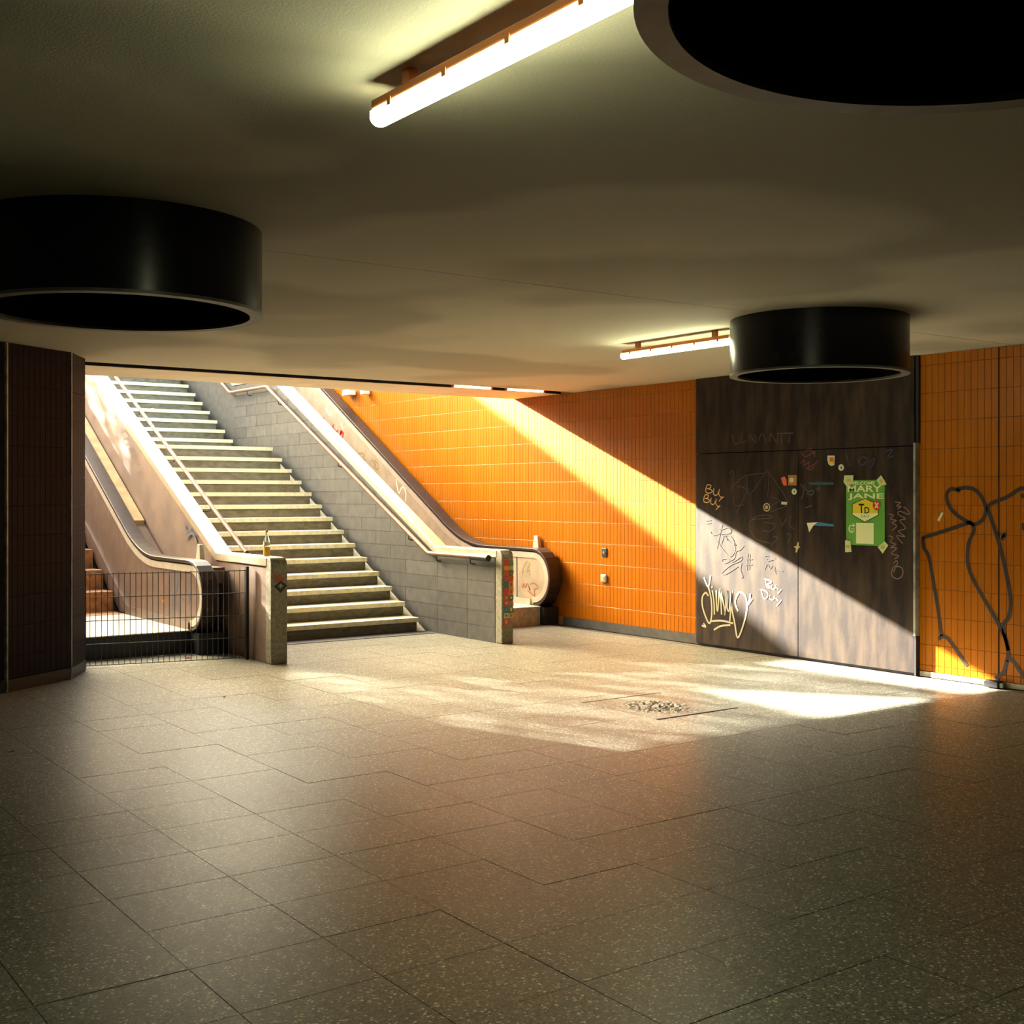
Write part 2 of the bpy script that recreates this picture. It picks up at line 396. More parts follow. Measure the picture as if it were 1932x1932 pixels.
# ---- street level above the stairs (outside the picture): pavement and an added unseen wall, outline cut to shape the sun patches
street = MB().box(-10, 1.2, YEDGE, 40, STREETZ - .3, STREETZ).box(XW + .36, 20, YEDGE, 40, STREETZ - .3, STREETZ).box(1.2, XW + .36, YTOP, 40, STREETZ - .3, STREETZ)
tag(street.build('floor_street', STREET), kind='structure')
K = 24.0 - 12.65; LEAVES = 16000
def at_street(x, z): return (x - SUN_K * K, z + SUN_T * K)
blocker_outline = [at_street(*p) for p in [(7.12, -.08), (7.14, 1.98), (7.70, 1.98), (8.15, 2.17), (9.16, 2.49), (12.2, 3.23), (12.2, -.08)]]
mb = MB(); n = len(blocker_outline); mb.v = [(x, 24.0, z) for x, z in blocker_outline] + [(x, 24.5, z) for x, z in blocker_outline]
mb.f = [tuple(range(n)), tuple(range(2 * n - 1, n - 1, -1))] + [(k, (k + 1) % n, n + (k + 1) % n, n + k) for k in range(n)]
tag(mb.build('wall_sun_blocker', STREET), kind='structure')
# an added unseen tree beside it: crown shaped to filter the low sun
tree = thing('sun_filter_tree', 'added unseen leafy tree shape filtering the low sun at the top of the stairs', 'tree')
crown = [(2.8, -.3), (2.8, 3.0), (4.65, 2.95), (5.38, 2.25), (6.36, 3.05), (7.14, 1.98), (7.14, -.3)]
def inside(x, z):
    c = False; n = len(crown)
    for k in range(n):
        (x0, z0), (x1, z1) = crown[k], crown[(k + 1) % n]
        if (z0 > z) != (z1 > z) and x < (x1 - x0) * (z - z0) / (z1 - z0) + x0: c = not c
    return c
mb = MB()
for k in range(LEAVES):
    x, z = random.uniform(2.8, 7.15), random.uniform(-.3, 3.05)
    if not inside(x, z): continue
    d = random.uniform(-.6, .6); X = x - SUN_K * (K + d); Z = z + SUN_T * (K + d); Y = 24.0 + d
    a = random.uniform(0, 6.28); s_ = random.uniform(.028, .052); t = random.uniform(-.5, .5); ca, sa = math.cos(a) * s_, math.sin(a) * s_
    mb.quad((X - ca, Y - t * s_, Z - sa), (X + sa * .6, Y, Z - ca * .6), (X + ca, Y + t * s_, Z + sa), (X - sa * .6, Y, Z + ca * .6))
tag(mb.build('foliage', mat('green_leaf', (.06, .10, .02), .6), tree), kind='stuff')
MB().tube([(1.6, 24.1, STREETZ), (1.55, 24.05, STREETZ + 1.4), (1.4, 24, STREETZ + 2.6)], [.16, .12, .05], 10).build('trunk', mat('bark', (.08, .06, .04), .9), tree, smooth=True)

# ================================================================ STAIRS
RISE, RUN, Y0 = .1620, .3075, 12.085
XS0, XS1 = 4.962, 7.355
stairs = thing('staircase', 'wide straight flight of stone steps rising to daylight with a landing', 'staircase')
tread_me = MB().box(XS0, XS1, -.028, RUN, RISE - .05, RISE).mesh('tread', STEP)
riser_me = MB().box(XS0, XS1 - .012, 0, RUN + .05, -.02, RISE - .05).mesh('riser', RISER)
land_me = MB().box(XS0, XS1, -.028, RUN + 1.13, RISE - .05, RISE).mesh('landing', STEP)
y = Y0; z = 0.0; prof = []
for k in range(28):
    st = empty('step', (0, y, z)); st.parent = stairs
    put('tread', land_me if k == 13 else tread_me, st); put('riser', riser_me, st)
    prof.append((y, z)); y += RUN + (1.13 if k == 13 else 0); z += RISE
TOPZ = z
# side gutter and the mass under the steps
top = [(Y0 - .05, 0), (Y0 + 13 * RUN, 13 * RISE), (Y0 + 14 * RUN + 1.13, 13 * RISE + .06), (Y0 + 27 * RUN + 1.13, 26 * RISE), (YTOP, 26 * RISE), (YTOP, 0)]
MB().prism_x([(a, max(b - .02, 0)) for a, b in top], XS1 - .02, 7.436).build('side_gutter', STEP, stairs)
MB().box(XS0, 7.436, 11.78, Y0 + .02, 0, .006).build('threshold', STONE, stairs)
# spray marks on two low risers
for k, segs in ((3, [[(400, 690), (430, 640), (470, 650), (450, 700), (520, 690), (550, 660)], [(600, 640), (640, 690), (700, 680), (650, 640)], [(700, 690), (760, 640), (800, 690), (850, 700)]]),
                (2, [[(450, 880), (490, 870), (490, 930), (520, 880)], [(600, 880), (660, 900), (720, 870), (680, 860), (650, 900)], [(740, 900), (800, 860), (840, 840), (830, 870), (900, 870)], [(950, 860), (980, 840), (985, 880)]])):
    yy = prof[k][0] + 0.0
    for l in segs:
        mb = MB(); q = [on_y(480 + a * .16563, 980 + b * .16563, yy) for a, b in l]
        ribbon(mb, smooth_line([(p.x, p.z) for p in q]), .014, lambda a, b: (a, yy - .002, b))
        tag(mb.build('spray_mark', paint('pale_grey_paint', (120, 118, 100)), stairs), 'pale spray paint scribble on a low riser')

# ================================================================ PARAPETS
PB, PF, PS = 11.83, 1.0, .525
def para_path(dz=0.0, start=10.5):
    return [(start, PF + dz), (PB, PF + dz), (16.30, PF + PS * (16.30 - PB) + dz), (17.68, PF + PS * (16.30 - PB) + dz), (YTOP, PF + PS * (16.30 - PB + YTOP - 17.68) + dz)]
def clip(poly, a, b):
    """keep the part of poly left of the line a->b"""
    out = []; n = len(poly)
    def side(p): return (b[0] - a[0]) * (p[1] - a[1]) - (b[1] - a[1]) * (p[0] - a[0])
    for k in range(n):
        p, q = poly[k], poly[(k + 1) % n]; sp, sq = side(p), side(q)
        if sp >= 0: out.append(p)
        if sp * sq < 0: t = sp / (sp - sq); out.append((p[0] + (q[0] - p[0]) * t, p[1] + (q[1] - p[1]) * t))
    return out
def parapet(name, label, x0, x1, body_m, cope_m, end_m):
    t = thing(name, label, 'parapet')
    path = para_path(-.085, 10.62)
    MB().prism_x(path + [(YTOP, 0), (10.62, 0)], x0 + .012, x1 - .012).build('body', body_m, t)
    cp = MB().band_x(para_path(0, 10.60), -.085, 0, x0 - .004, x1 + .004); cp.build('coping', cope_m, t, bevel=.008)
    arc = [(10.5, 0), (10.5, .93)] + [(10.57 - .07 * math.cos(a), .93 + .07 * math.sin(a)) for a in (.4, .8, 1.2)] + [(10.57, 1.0), (10.63, 1.0), (10.63, 0)]
    MB().prism_x(arc, x0, x1).build('end_post', end_m, t, bevel=.012)
    return t
par_l = parapet('stair_parapet', 'sloping parapet with bright coping between the fenced escalator and the stairs', 4.794, 4.960, CONC, COPING, POSTSTONE)
par_r = parapet('stair_parapet', 'sloping grey stone parapet between the stairs and the right escalator', 7.440, 7.588, STONE, COPING, POSTSTONE)
# stone slabs on the face of the right parapet
edge = para_path(-.09, 10.63)
CH = .163
def cladding(x, flip):
    k = 0; zc = 0.0
    while zc < 4.0:
        yv = 10.632 + (0 if k % 2 else 0)
        seams = [10.632, 11.17, 11.78] + [11.78 + .72 * q + (.36 if k % 2 else 0) for q in range(1, 10)]
        for a, b in zip(seams[:-1], seams[1:]):
            for (ra, rb), (ea, eb) in (((10.6, PB), (edge[0], edge[1])), ((PB, 16.30), (edge[1], edge[2])), ((16.30, 17.68), (edge[2], edge[3]))):
                lo, hi = max(a, ra), min(b, rb)
                if hi - lo < .03: continue
                p = [(lo + (.002 if lo == a else 0), zc + .0015), (hi - (.002 if hi == b else 0), zc + .0015), (hi - (.002 if hi == b else 0), zc + CH - .0015), (lo + (.002 if lo == a else 0), zc + CH - .0015)]
                p = clip(p, eb, ea)
                if len(p) < 3: continue
                yt = Y0 + (zc + CH) / RISE * RUN
                if zc + CH < 13 * RISE and lo > yt + .5: continue
                j = random.uniform(0, .002)
                MB().prism_x(p, x - j, x + .013).build('stone_slab', STONE, par_r)
        zc += CH; k += 1
cladding(7.440, 1)
# spray and stickers on the parapet ends
z3c = lambda x, y: (480 + x * .16563, 980 + y * .16563)
def end_patch(parent, name, m, pts, yv=10.5, conv=z3c, lift=.002, label=None):
    q = [on_y(*conv(*p), yv) for p in pts]
    o = MB().poly([(p.x, yv - lift, p.z) for p in q]).build(name, m, parent)
    if label: o['label'] = label
    return o
end_patch(par_l, 'paint_smear', paint('rust_red_paint', (150, 78, 48)), [(222, 600), (262, 640), (285, 610), (300, 650), (340, 660), (345, 690), (300, 720), (240, 715), (228, 690)], label='rust red paint smear')
end_patch(par_l, 'sticker_border', paint('black_print', (18, 16, 20)), [(222, 762), (297, 700), (372, 752), (297, 838)], lift=.003, label='black bordered diamond sticker')
end_patch(par_l, 'sticker_face', paint('grey_blue_print', (92, 100, 100)), [(258, 762), (297, 725), (336, 755), (297, 795)], lift=.004)
end_patch(par_l, 'sticker_emblem', paint('pale_print', (150, 155, 150)), [(285, 745), (302, 735), (312, 762), (297, 775)], lift=.005)
zz = lambda x, y: (780 + x * .16563, 960 + y * .16563)
cols = [(150, 170, 60), (190, 90, 40), (90, 140, 110), (205, 130, 50), (170, 185, 70), (60, 110, 130), (200, 70, 40), (120, 160, 60), (215, 150, 60), (70, 120, 80), (185, 190, 120)]
yy = 590
while yy < 1330:
    h = random.choice((50, 60, 75))
    for xa, xb in ((1030, 1082), (1086, 1138)):
        if yy > 1230 and xa > 1080: continue
        c = random.choice(cols); a = random.uniform(-5, 5)
        end_patch(par_r, 'sticker', paint('print_%d_%d_%d' % c, c), [(xa + a, yy), (xb + a, yy - 4), (xb - a, yy + h - 8), (xa - a, yy + h - 4)], conv=zz, lift=.002 + random.uniform(0, .002))
        end_patch(par_r, 'sticker_print', paint('print_%d_%d_%d' % random.choice(cols), c), [(xa + 12, yy + 12), (xb - 14, yy + 10), (xb - 18, yy + h - 24), (xa + 14, yy + h - 22)], conv=zz, lift=.0055)
    yy += h + 3
end_patch(par_r, 'cap_stain', paint('pale_print', (150, 155, 150)), [(1030, 480), (1060, 470), (1085, 500), (1060, 525), (1035, 510)], conv=zz, lift=.006)
# blue and violet paint on the plaster face beside the fenced escalator
z1 = lambda x, y: (150 + x * .2122, 980 + y * .2122)
bl = paint('dull_blue_paint', (92, 92, 104)); vi = paint('dull_violet_paint', (110, 82, 84))
strokes('spray_tag', [[(930, 40), (960, 110), (1000, 60), (1040, 130), (1060, 70), (1075, 160)], [(945, 170), (1000, 120), (1040, 190)]], .035, z1, 4.794, bl, par_l, 'dull blue spray paint patch')
z3 = lambda x, y: (150 + x * .1708, 690 + y * .1708)
strokes('spray_tag', [[(450, 740), (480, 700), (530, 780), (460, 800), (500, 860), (560, 820)], [(520, 930), (590, 900), (560, 990), (620, 960), (600, 1040), (660, 1080)], [(330, 440), (380, 560), (420, 500)], [(620, 1180), (680, 1140), (640, 1240)], [(100, 210), (180, 260), (120, 330), (190, 380)]], .012, z3, 4.794, vi, par_l, 'thin dark scribbles on pinkish plaster')

# handrails
def rail(name, label, pts, r, grip=None, brackets=(), wallx=None, m=RAILM):
    t = thing(name, label, 'handrail')
    MB().tube(pts, r, 12).build('tube', m, t, smooth=True)
    if grip: tag(MB().tube(grip, r * 1.5, 12).build('grip', BLACKMETAL, t, smooth=True), 'thick black end grip')
    for p in brackets:
        p = Vector(p)
        q = [p, p + Vector((0, 0, -.06)), p + Vector(((wallx - p.x) * .4, 0, -.07)), Vector((wallx, p.y, p.z - .075))]
        MB().tube(q, .007, 8).build('bracket', BLACKMETAL, t, smooth=True)
    return t
xr = 7.375
def rz(y): return .915 if y <= 11.88 else (.915 + .5045 * (y - 11.88) if y < 16.32 else (3.155 if y < 17.66 else 3.155 + .527 * (y - 17.66)))
rp = [(xr, yv, rz(yv)) for yv in (10.72, 11.2, 11.84, 11.90, 13, 15, 16.30, 16.35, 17.62, 17.70, 20, YTOP - .3)]
bys = [on_x(525, 757, xr).y, on_x(638, 873.5, xr).y, on_x(771, 1012, xr).y, on_x(822.6, 1056, xr).y, on_x(887, 1063, xr).y, 17.0]
rail('handrail', 'brown tubular handrail bracketed to the grey stone parapet', rp, .024, [(xr, 11.0, .915), (xr, 10.95, .913), (xr, 10.66, .911)], [(xr, b, rz(b) - .01) for b in bys], 7.44)
xl = 5.035
lp = [(xl, 11.62, 1.0), (xl, 11.70, 1.035)] + [(xl, yv, 1.035 + .507 * (yv - 11.70)) for yv in (13, 14, 15, 16.3)] + [(xl, 17.6, 3.38), (xl, YTOP - .4, 5.7)]
rail('handrail', 'brown tubular handrail along the bright coping of the left parapet', lp, .022, None, [(xl, b, 1.035 + .507 * (b - 11.7) - .01) for b in (12.6, 13.7, 14.9, 16.1)], 4.95)

# ================================================================ ESCALATORS
def esc_path(dy, ytop=20.5):
    c = (11.95 + dy, .57); r = .35; p = []
    for k in range(13):
        a = -math.pi / 2 - math.pi * k / 12; p.append((c[0] + r * math.cos(a), c[1] + r * math.sin(a)))
    p.append((12.5 + dy, .92)); b0 = 12.98 + dy; yb = 13.48 + dy; s = .575; e = 13.98 + dy
    for k in range(9):
        t = k / 8; p.append((b0 * (1 - t) ** 2 + 2 * yb * t * (1 - t) + e * t * t, .92 * (1 - t) ** 2 + 2 * .92 * t * (1 - t) + (.92 + s * (e - yb)) * t * t))
    for yv in (15, 16, 17, 18, 19, ytop): p.append((yv + dy, .92 + s * (yv - 13.48)))
    return p
def balustrade(t, x0, x1, dy, face_m):
    """x0..x1 thickness; the face towards -x carries the panel"""
    path = esc_path(dy)
    # path runs from the bottom of the newel loop, round the end, along the top: its inside is to the right
    n = len(path); ins = []
    for k in range(n):
        a = path[max(k - 1, 0)]; b = path[min(k + 1, n - 1)]; d = (b[0] - a[0], b[1] - a[1]); l = math.hypot(*d)
        ins.append((path[k][0] + d[1] / l * .105, path[k][1] - d[0] / l * .105))
    low = [(20.5 + dy, 3.85), (14.2 + dy, .24), (11.95 + dy, .222)]
    b = thing_part('balustrade', t)
    MB().prism_x([p for p in ins] + low, x0 + .012, x1 - .012).build('panel', face_m, b)
    MB().band_x(path, -.11, -.04, x0 + .002, x1 - .002).build('deck_profile', ALU, b)
    MB().band_x(path, -.038, -.024, x0 + .03, x1 - .03).build('guide', BLACKMETAL, b)
    MB().band_x(path, -.024, .012, x0 - .012, x1 + .012).build('handrail_belt', RUBBER, b, bevel=.008)
    return b
def thing_part(name, t):
    o = empty(name); o.parent = t; return o
def escalator(label, x0, x1, dy, bl, br, face_l, face_r, plat_front):
    t = thing('escalator', label, 'escalator')
    balustrade(t, *bl, dy, face_l); balustrade(t, *br, dy, face_r)
    yf = 11.80
    MB().box(x0, br[0], yf, 13.95 + dy, .0, .215).build('platform_base', plat_front, t)
    MB().box(x0, br[0], yf - .012, 13.95 + dy, .216, .228).build('floor_plate', DECKM, t, bevel=.004)
    MB().box(br[0], x1, 11.72 + dy, 13.95 + dy, 0, .215).build('newel_base', BLACKMETAL, t)
    st = MB().box(bl[1] + .01, br[0] - .01, 0, .40, -.23, 0).mesh('step', ESTEP)
    for k in range(16):
        put('step', st, t, (0, 13.95 + dy + .40 * k, .232 + .23 * k))
    MB().prism_x([(13.95 + dy, 0), (20.5 + dy, 0), (20.5 + dy, 3.75), (13.95 + dy, .0)], x0, x1).build('truss', BLACKMETAL, t)
    sk = [(12.0 + dy, .228), (13.95 + dy, .228), (20.5 + dy, 3.99), (20.5 + dy, 4.11), (13.9 + dy, .33), (12.0 + dy, .30)]
    MB().prism_x(sk, br[0] - .006, br[0] + .011).build('skirt', ALU if face_r is BALU else BALU_L, t)
    return t
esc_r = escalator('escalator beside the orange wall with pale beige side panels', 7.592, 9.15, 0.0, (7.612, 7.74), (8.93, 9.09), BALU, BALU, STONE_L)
esc_l = escalator('out of use escalator behind the wire fence with rosy grey side panels', 2.15, 4.79, -.17, (2.95, 3.09), (4.50, 4.64), BALU_L, BALU_L, BLACKMETAL)  # black platform front paints the weaker light on this side
# trapezoid stops on the decks behind the handrails
def stop(t, xc, yv, z0, hgt):
    mb = MB(); a, b = .075, .04
    mb.v = [(xc - .03, yv - a, z0), (xc + .03, yv - a, z0), (xc + .03, yv + a, z0), (xc - .03, yv + a, z0), (xc - .02, yv - b + .01, z0 + hgt), (xc + .02, yv - b + .01, z0 + hgt), (xc + .02, yv + b, z0 + hgt), (xc - .02, yv + b, z0 + hgt)]
    mb.f = [(0, 3, 2, 1), (4, 5, 6, 7), (0, 1, 5, 4), (1, 2, 6, 5), (2, 3, 7, 6), (3, 0, 4, 7)]
    mb.build('deck_stop', ALU, t, bevel=.004)
stop(esc_r, 9.115, on_x(1013, 1030, 9.11).y, .84, .235)
stop(esc_l, 4.72, on_x(378, 1040, 4.72).y, .84, .235)
# ledge bar between left escalator and parapet
pe = on_x(262, 985, 4.72)
MB().prism_x([(pe.y, pe.z - .05), (20, pe.z - .05 + .575 * (20 - pe.y)), (20, pe.z + .02 + .575 * (20 - pe.y)), (pe.y, pe.z + .02)], 4.66, 4.785).build('ledge', mat('ochre_ledge', (.45, .30, .14), .6, var=.15), esc_l)
MB().prism_x([(11.6, .70), (13.3, .70), (20, .70 + .575 * 6.7), (20, .86 + .575 * 6.6), (13.3, .86), (11.6, .86)], 4.645, 4.79).build('outer_deck', BALU_L, esc_l)
MB().prism_x([(11.75, .70), (13.45, .70), (20, .70 + .575 * 6.5), (20, .82 + .575 * 6.5), (13.45, .84), (11.75, .84)], 9.09, 9.15).build('outer_deck', BALU, esc_r)
# paint on the balustrades
red = paint('faded_red_paint', (170, 95, 60)); oli = paint('thin_olive_marker', (140, 120, 70)); dred = paint('bright_red_paint', (215, 60, 35)); wht = paint('white_paint', (235, 228, 205))
strokes('marker_tag', [[(1235, 730), (1260, 650), (1300, 600), (1320, 640), (1290, 720), (1330, 700), (1320, 760)], [(1255, 700), (1240, 760)], [(1270, 1000), (1290, 1060), (1310, 1000)]], .008, zz, 8.942, oli, esc_r, 'thin olive marker scribble')
strokes('spray_tag', [[(1235, 860), (1250, 900), (1260, 850), (1280, 900), (1300, 850), (1330, 930), (1310, 880)], [(1330, 860), (1380, 850), (1420, 900), (1380, 920), (1385, 1000)], [(1300, 930), (1350, 970), (1390, 1000)]], .013, zz, 8.942, red, esc_r, 'faded red spray tag on the newel panel')
strokes('panel_seam', [[(1178, 520), (1183, 1075)]], .018, zz, 8.942, paint('blue_black_print', (60, 72, 80)), esc_r, sm=False)
z4 = lambda x, y: (470 + x * .2226, 690 + y * .2226)
strokes('spray_tag', [[(720, 500), (710, 520), (740, 560), (755, 545)], [(770, 560), (790, 555), (770, 580), (800, 570), (790, 610)], [(625, 440), (640, 460)]], .035, z4, 8.942, dred, esc_r, 'bright red spray letters on the upper side panel')
strokes('spray_tag', [[(1245, 960), (1255, 1020), (1270, 1080), (1290, 1040), (1310, 1030), (1330, 1080), (1325, 1150)], [(775, 485), (800, 545)], [(650, 360), (680, 420)], [(690, 370), (700, 430)]], .03, z4, 8.942, wht, esc_r, 'white spray stroke on the side panel')
strokes('marker_tag', [[(920, 750), (950, 740), (980, 760), (960, 790), (990, 800)], [(1040, 790), (1080, 860), (1060, 800), (1100, 840), (1090, 880), (1050, 850)]], .016, z4, 8.942, oli, esc_r)
strokes('spray_tag', [[(820, 420), (810, 560), (830, 700), (815, 840)], [(850, 440), (870, 560), (850, 700), (880, 820)], [(900, 460), (890, 600), (920, 720)], [(970, 500), (985, 640), (960, 760)]], .045, z1, 4.512, bl, esc_l, 'dull blue spray paint down the newel panel')
strokes('sticker', [[(735, 725), (760, 725)]], .03, z1, 4.50, paint('orange_leaf', (205, 120, 40)), esc_l, sm=False)

# ================================================================ WIRE FENCE
fence = thing('wire_fence', 'low black welded wire fence closing off the left escalator', 'fence')
A = Vector((3.30, 11.305, 0)); B = Vector((4.775, 10.975, 0)); FL = (B - A).length; fd = (B - A).normalized()
vw = MB().tube([(0, 0, .015), (0, 0, .45), (0, 0, .872)], .0032, 6).mesh('wire', GALV)
nw = int(FL / .0505)
for k in range(nw + 1):
    p = A + fd * (.01 + k * .0505); put('wire', vw, fence, (p.x, p.y, 0))
for zc in (.86, .645, .43, .215, .02):
    for o_ in (-.006, .006):
        nrm = Vector((-fd.y, fd.x, 0)) * o_
        MB().tube([A + nrm + Vector((0, 0, zc)), B + nrm + Vector((0, 0, zc))], .0035, 6).build('cross_wire', GALV, fence)
for p in (A + fd * .01, B - fd * .015):
    MB().box(p.x - .014, p.x + .014, p.y - .014, p.y + .014, 0, .90).build('post', BLACKMETAL, fence)

# ================================================================ CEILING DRUMS
def drum(label, c, rin=.585, rout=.64, zb=2.43):
    t = tag(empty('ceiling_drum', (c[0], c[1], 0)), label, 'ceiling drum', 'dark ring drums under the ceiling')
    wall = MB().lathe([(rout, zb + .012), (rout, H), (rin + .02, H), (rin + .02, zb + .012)], (0, 0, 0), 96, True).build('shell', DRUM, t, smooth=True)
    MB().lathe([(rin, zb), (rout + .004, zb), (rout + .004, zb + .014), (rin, zb + .014)], (0, 0, 0), 96, True).build('rim', RIM, t, smooth=True)
    MB().lathe([(rin + .015, H - .03), (rin + .015, H - .012)], (0, 0, 0), 64).build('inner_lid', VOID, t)
    return t
drum('dark cylindrical ceiling drum with pale rim at the upper left', (1.80, 5.585))
drum('large dark ceiling drum cut off by the top right corner', (1.86, 1.13))
drum('small dark ceiling drum above the brown panel', (6.72, 5.64), .56, .612)

# ================================================================ LAMPS
def lamp(label, x, y0, y1, z=H):
    t = thing('fluorescent_lamp', label, 'lamp', 'ceiling tube lamps')
    zt = z - .050
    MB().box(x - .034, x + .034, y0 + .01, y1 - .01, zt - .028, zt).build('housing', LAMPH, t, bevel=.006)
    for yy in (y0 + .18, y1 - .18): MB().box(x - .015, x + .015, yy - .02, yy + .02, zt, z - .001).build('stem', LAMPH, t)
    prof = [(x - .030, zt - .029), (x - .031, zt - .048)] + [(x + .031 * math.cos(math.pi + math.pi * k / 8), zt - .048 + .024 * math.sin(math.pi + math.pi * k / 8)) for k in range(1, 8)] + [(x + .031, zt - .048), (x + .030, zt - .029)]
    mb = MB(); n = len(prof); mb.v = [(a, y0, b) for a, b in prof] + [(a, y1, b) for a, b in prof]
    mb.f = [tuple(range(n)), tuple(range(2 * n - 1, n - 1, -1))] + [(k, (k + 1) % n, n + (k + 1) % n, n + k) for k in range(n)]
    mb.build('diffuser', LAMPM, t)
    for k in range(5):
        yy = y0 + .12 + (y1 - y0 - .24) * k / 4
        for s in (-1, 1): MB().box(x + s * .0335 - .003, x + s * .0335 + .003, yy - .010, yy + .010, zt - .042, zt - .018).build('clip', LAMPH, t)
    return t
lamp('long glowing tube lamp ending at the top right drum', 1.80, 1.76, 3.18)
lamp('glowing tube lamp beside the small drum near the orange wall', 6.53, 6.28, 7.50)
for x0, x1, lb in ((7.57, 8.11, 'longer lit tube in the ceiling slot above the escalator'), (8.32, 8.88, 'shorter lit tube in the ceiling slot next to the orange wall')):
    t = thing('slot_lamp', lb, 'lamp')
    MB().tube([(x0, 11.665, H + .018), (x1, 11.665, H + .018)], .016, 10).build('tube', SLOTL, t, smooth=True)
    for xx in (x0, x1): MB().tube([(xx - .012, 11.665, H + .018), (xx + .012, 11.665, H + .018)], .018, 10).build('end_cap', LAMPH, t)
# white floodlight on the upper orange wall
fl = thing('wall_floodlight', 'white twin floodlight fixed high on the orange wall', 'lamp')
WHITE = mat('white_enamel', (.9, .86, .74), .4)
for (u, v), w in (((660, 741), .13), ((690, 739), .06)):
    p = on_x(u, v, XW - .06)
    MB().box(XW - .13, XW - .02, p.y - w, p.y + w, p.z - .045, p.z + .045).build('head', WHITE, fl, bevel=.01)
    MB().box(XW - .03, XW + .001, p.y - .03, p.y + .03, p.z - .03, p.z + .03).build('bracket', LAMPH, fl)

# ================================================================ POSTER
zp = lambda x, y: (1460 + x * .14493, 840 + y * .14493)
PX = XP - .004
def PY(x): return 7.31 - (x - 945) / 500 * .43
def PZ(y): return 1.725 - (y - 470) / 820 * .595
def pflat(parent, name, pts, m, lift, label=None):
    o = MB().poly([(PX - lift, PY(a), PZ(b)) for a, b in pts]).build(name, m, parent)
    if label: o['label'] = label
    return o
poster = thing('poster', 'green event poster with pale lettering taped to the dark panel', 'poster')
GREEN = mat('green_print', lin((92, 160, 58)), .5, var=.08, scale=8)
CREAM = paint('pale_cream_print', (226, 232, 176)); YEL = paint('yellow_print', (225, 205, 20)); BLK = paint('black_print', (18, 16, 20)); RED = paint('red_print', (200, 50, 25))
nx, nz = 12, 14; mb = MB()
for i in range(nx + 1):
    for j in range(nz + 1):
        a, b = 945 + 500 * i / nx, 468 + 825 * j / nz
        mb.v.append((PX - .0015 - .0012 * (math.sin(i * .9) * math.cos(j * .7)), PY(a), PZ(b)))
for i in range(nx):
    for j in range(nz): k = i * (nz + 1) + j; mb.f.append((k, k + 1, k + nz + 2, k + nz + 1))
pap = mb.build('paper', GREEN, poster); sol = pap.modifiers.new('thick', 'SOLIDIFY'); sol.thickness = .0006
def text(body, x0, x1, y0, y1, m, name, lift=.0045, off=.02):
    cu = bpy.data.curves.new('txt', 'FONT'); cu.body = body; cu.offset = off; cu.resolution_u = 4
    ob = bpy.data.objects.new('txt', cu); COL.objects.link(ob)
    bpy.context.view_layer.update()
    me = bpy.data.meshes.new_from_object(ob.evaluated_get(bpy.context.evaluated_depsgraph_get())); bpy.data.objects.remove(ob)
    xs = [v.co.x for v in me.vertices]; ys = [v.co.y for v in me.vertices]
    a, b, c, d = min(xs), max(xs), min(ys), max(ys)
    for v in me.vertices:
        tx = x0 + (v.co.x - a) / (b - a) * (x1 - x0); ty = y1 + (v.co.y - c) / (d - c) * (y0 - y1)
        v.co = (PX - lift, PY(tx), PZ(ty))
    me.materials.clear(); me.materials.append(m)
    return put(name, me, poster)
text('WELCOME', 985, 1322, 485, 525, CREAM, 'heading', off=.03)
text('MARY', 966, 1408, 535, 616, CREAM, 'heading', off=.022)
text('JANE', 970, 1436, 636, 722, CREAM, 'heading', off=.022)
hexa = lambda g: [(1195, 705 - g * 1.1), (1360 + g, 775 - g * .6), (1360 + g, 905 + g * .6), (1195, 993 + g * 1.1), (1035 - g, 905 + g * .6), (1035 - g, 775 - g * .6)]
pflat(poster, 'badge_border', hexa(9), BLK, .005); pflat(poster, 'badge', hexa(0), YEL, .0058, 'yellow and white hexagon badge')
pflat(poster, 'badge_foot', [(1035, 888), (1360, 888), (1360, 905), (1195, 993), (1035, 905)], CREAM, .0064)
text('T', 1113, 1188, 768, 888, BLK, 'badge_letter', .0068, .02); text('D', 1190, 1256, 808, 890, BLK, 'badge_letter', .0068, .02)
text('24/7', 1140, 1256, 905, 940, paint('grey_print', (120, 120, 80)), 'badge_figures', .0068, .0)
pflat(poster, 'red_seal', [(1345 + 48 * math.cos(k * math.pi / 12), 785 + 62 * math.sin(k * math.pi / 12)) for k in range(24)], RED, .0072, 'round red seal')
for q in ([(1320, 755), (1332, 745), (1372, 815), (1360, 825)], [(1362, 748), (1374, 758), (1330, 825), (1318, 815)]): pflat(poster, 'seal_cross', q, CREAM, .0078)
pflat(poster, 'blank_square', [(1080, 1010), (1308, 1010), (1308, 1272), (1080, 1272)], CREAM, .005)
mb = MB(); ribbon(mb, smooth_line([(1040, 1130), (1000, 1125), (988, 1085), (1000, 1050), (1040, 1045)]), 14, lambda a, b: (PX - .005, PY(a), PZ(b)))
mb.poly([(PX - .005, PY(a), PZ(b)) for a, b in ((1036, 1015), (1070, 1045), (1038, 1070))]); mb.build('arrow', CREAM, poster)
for q in ([(1008, 1080), (1062, 1080), (1062, 1095), (1008, 1095)], [(1008, 1105), (1060, 1105), (1060, 1128), (1008, 1128)]): pflat(poster, 'arrow_caption', q, paint('soft_green_print', (170, 200, 120)), .005)
TAPE = paint('pale_tape', (190, 205, 150)); TAPE2 = paint('teal_tape', (120, 165, 120))
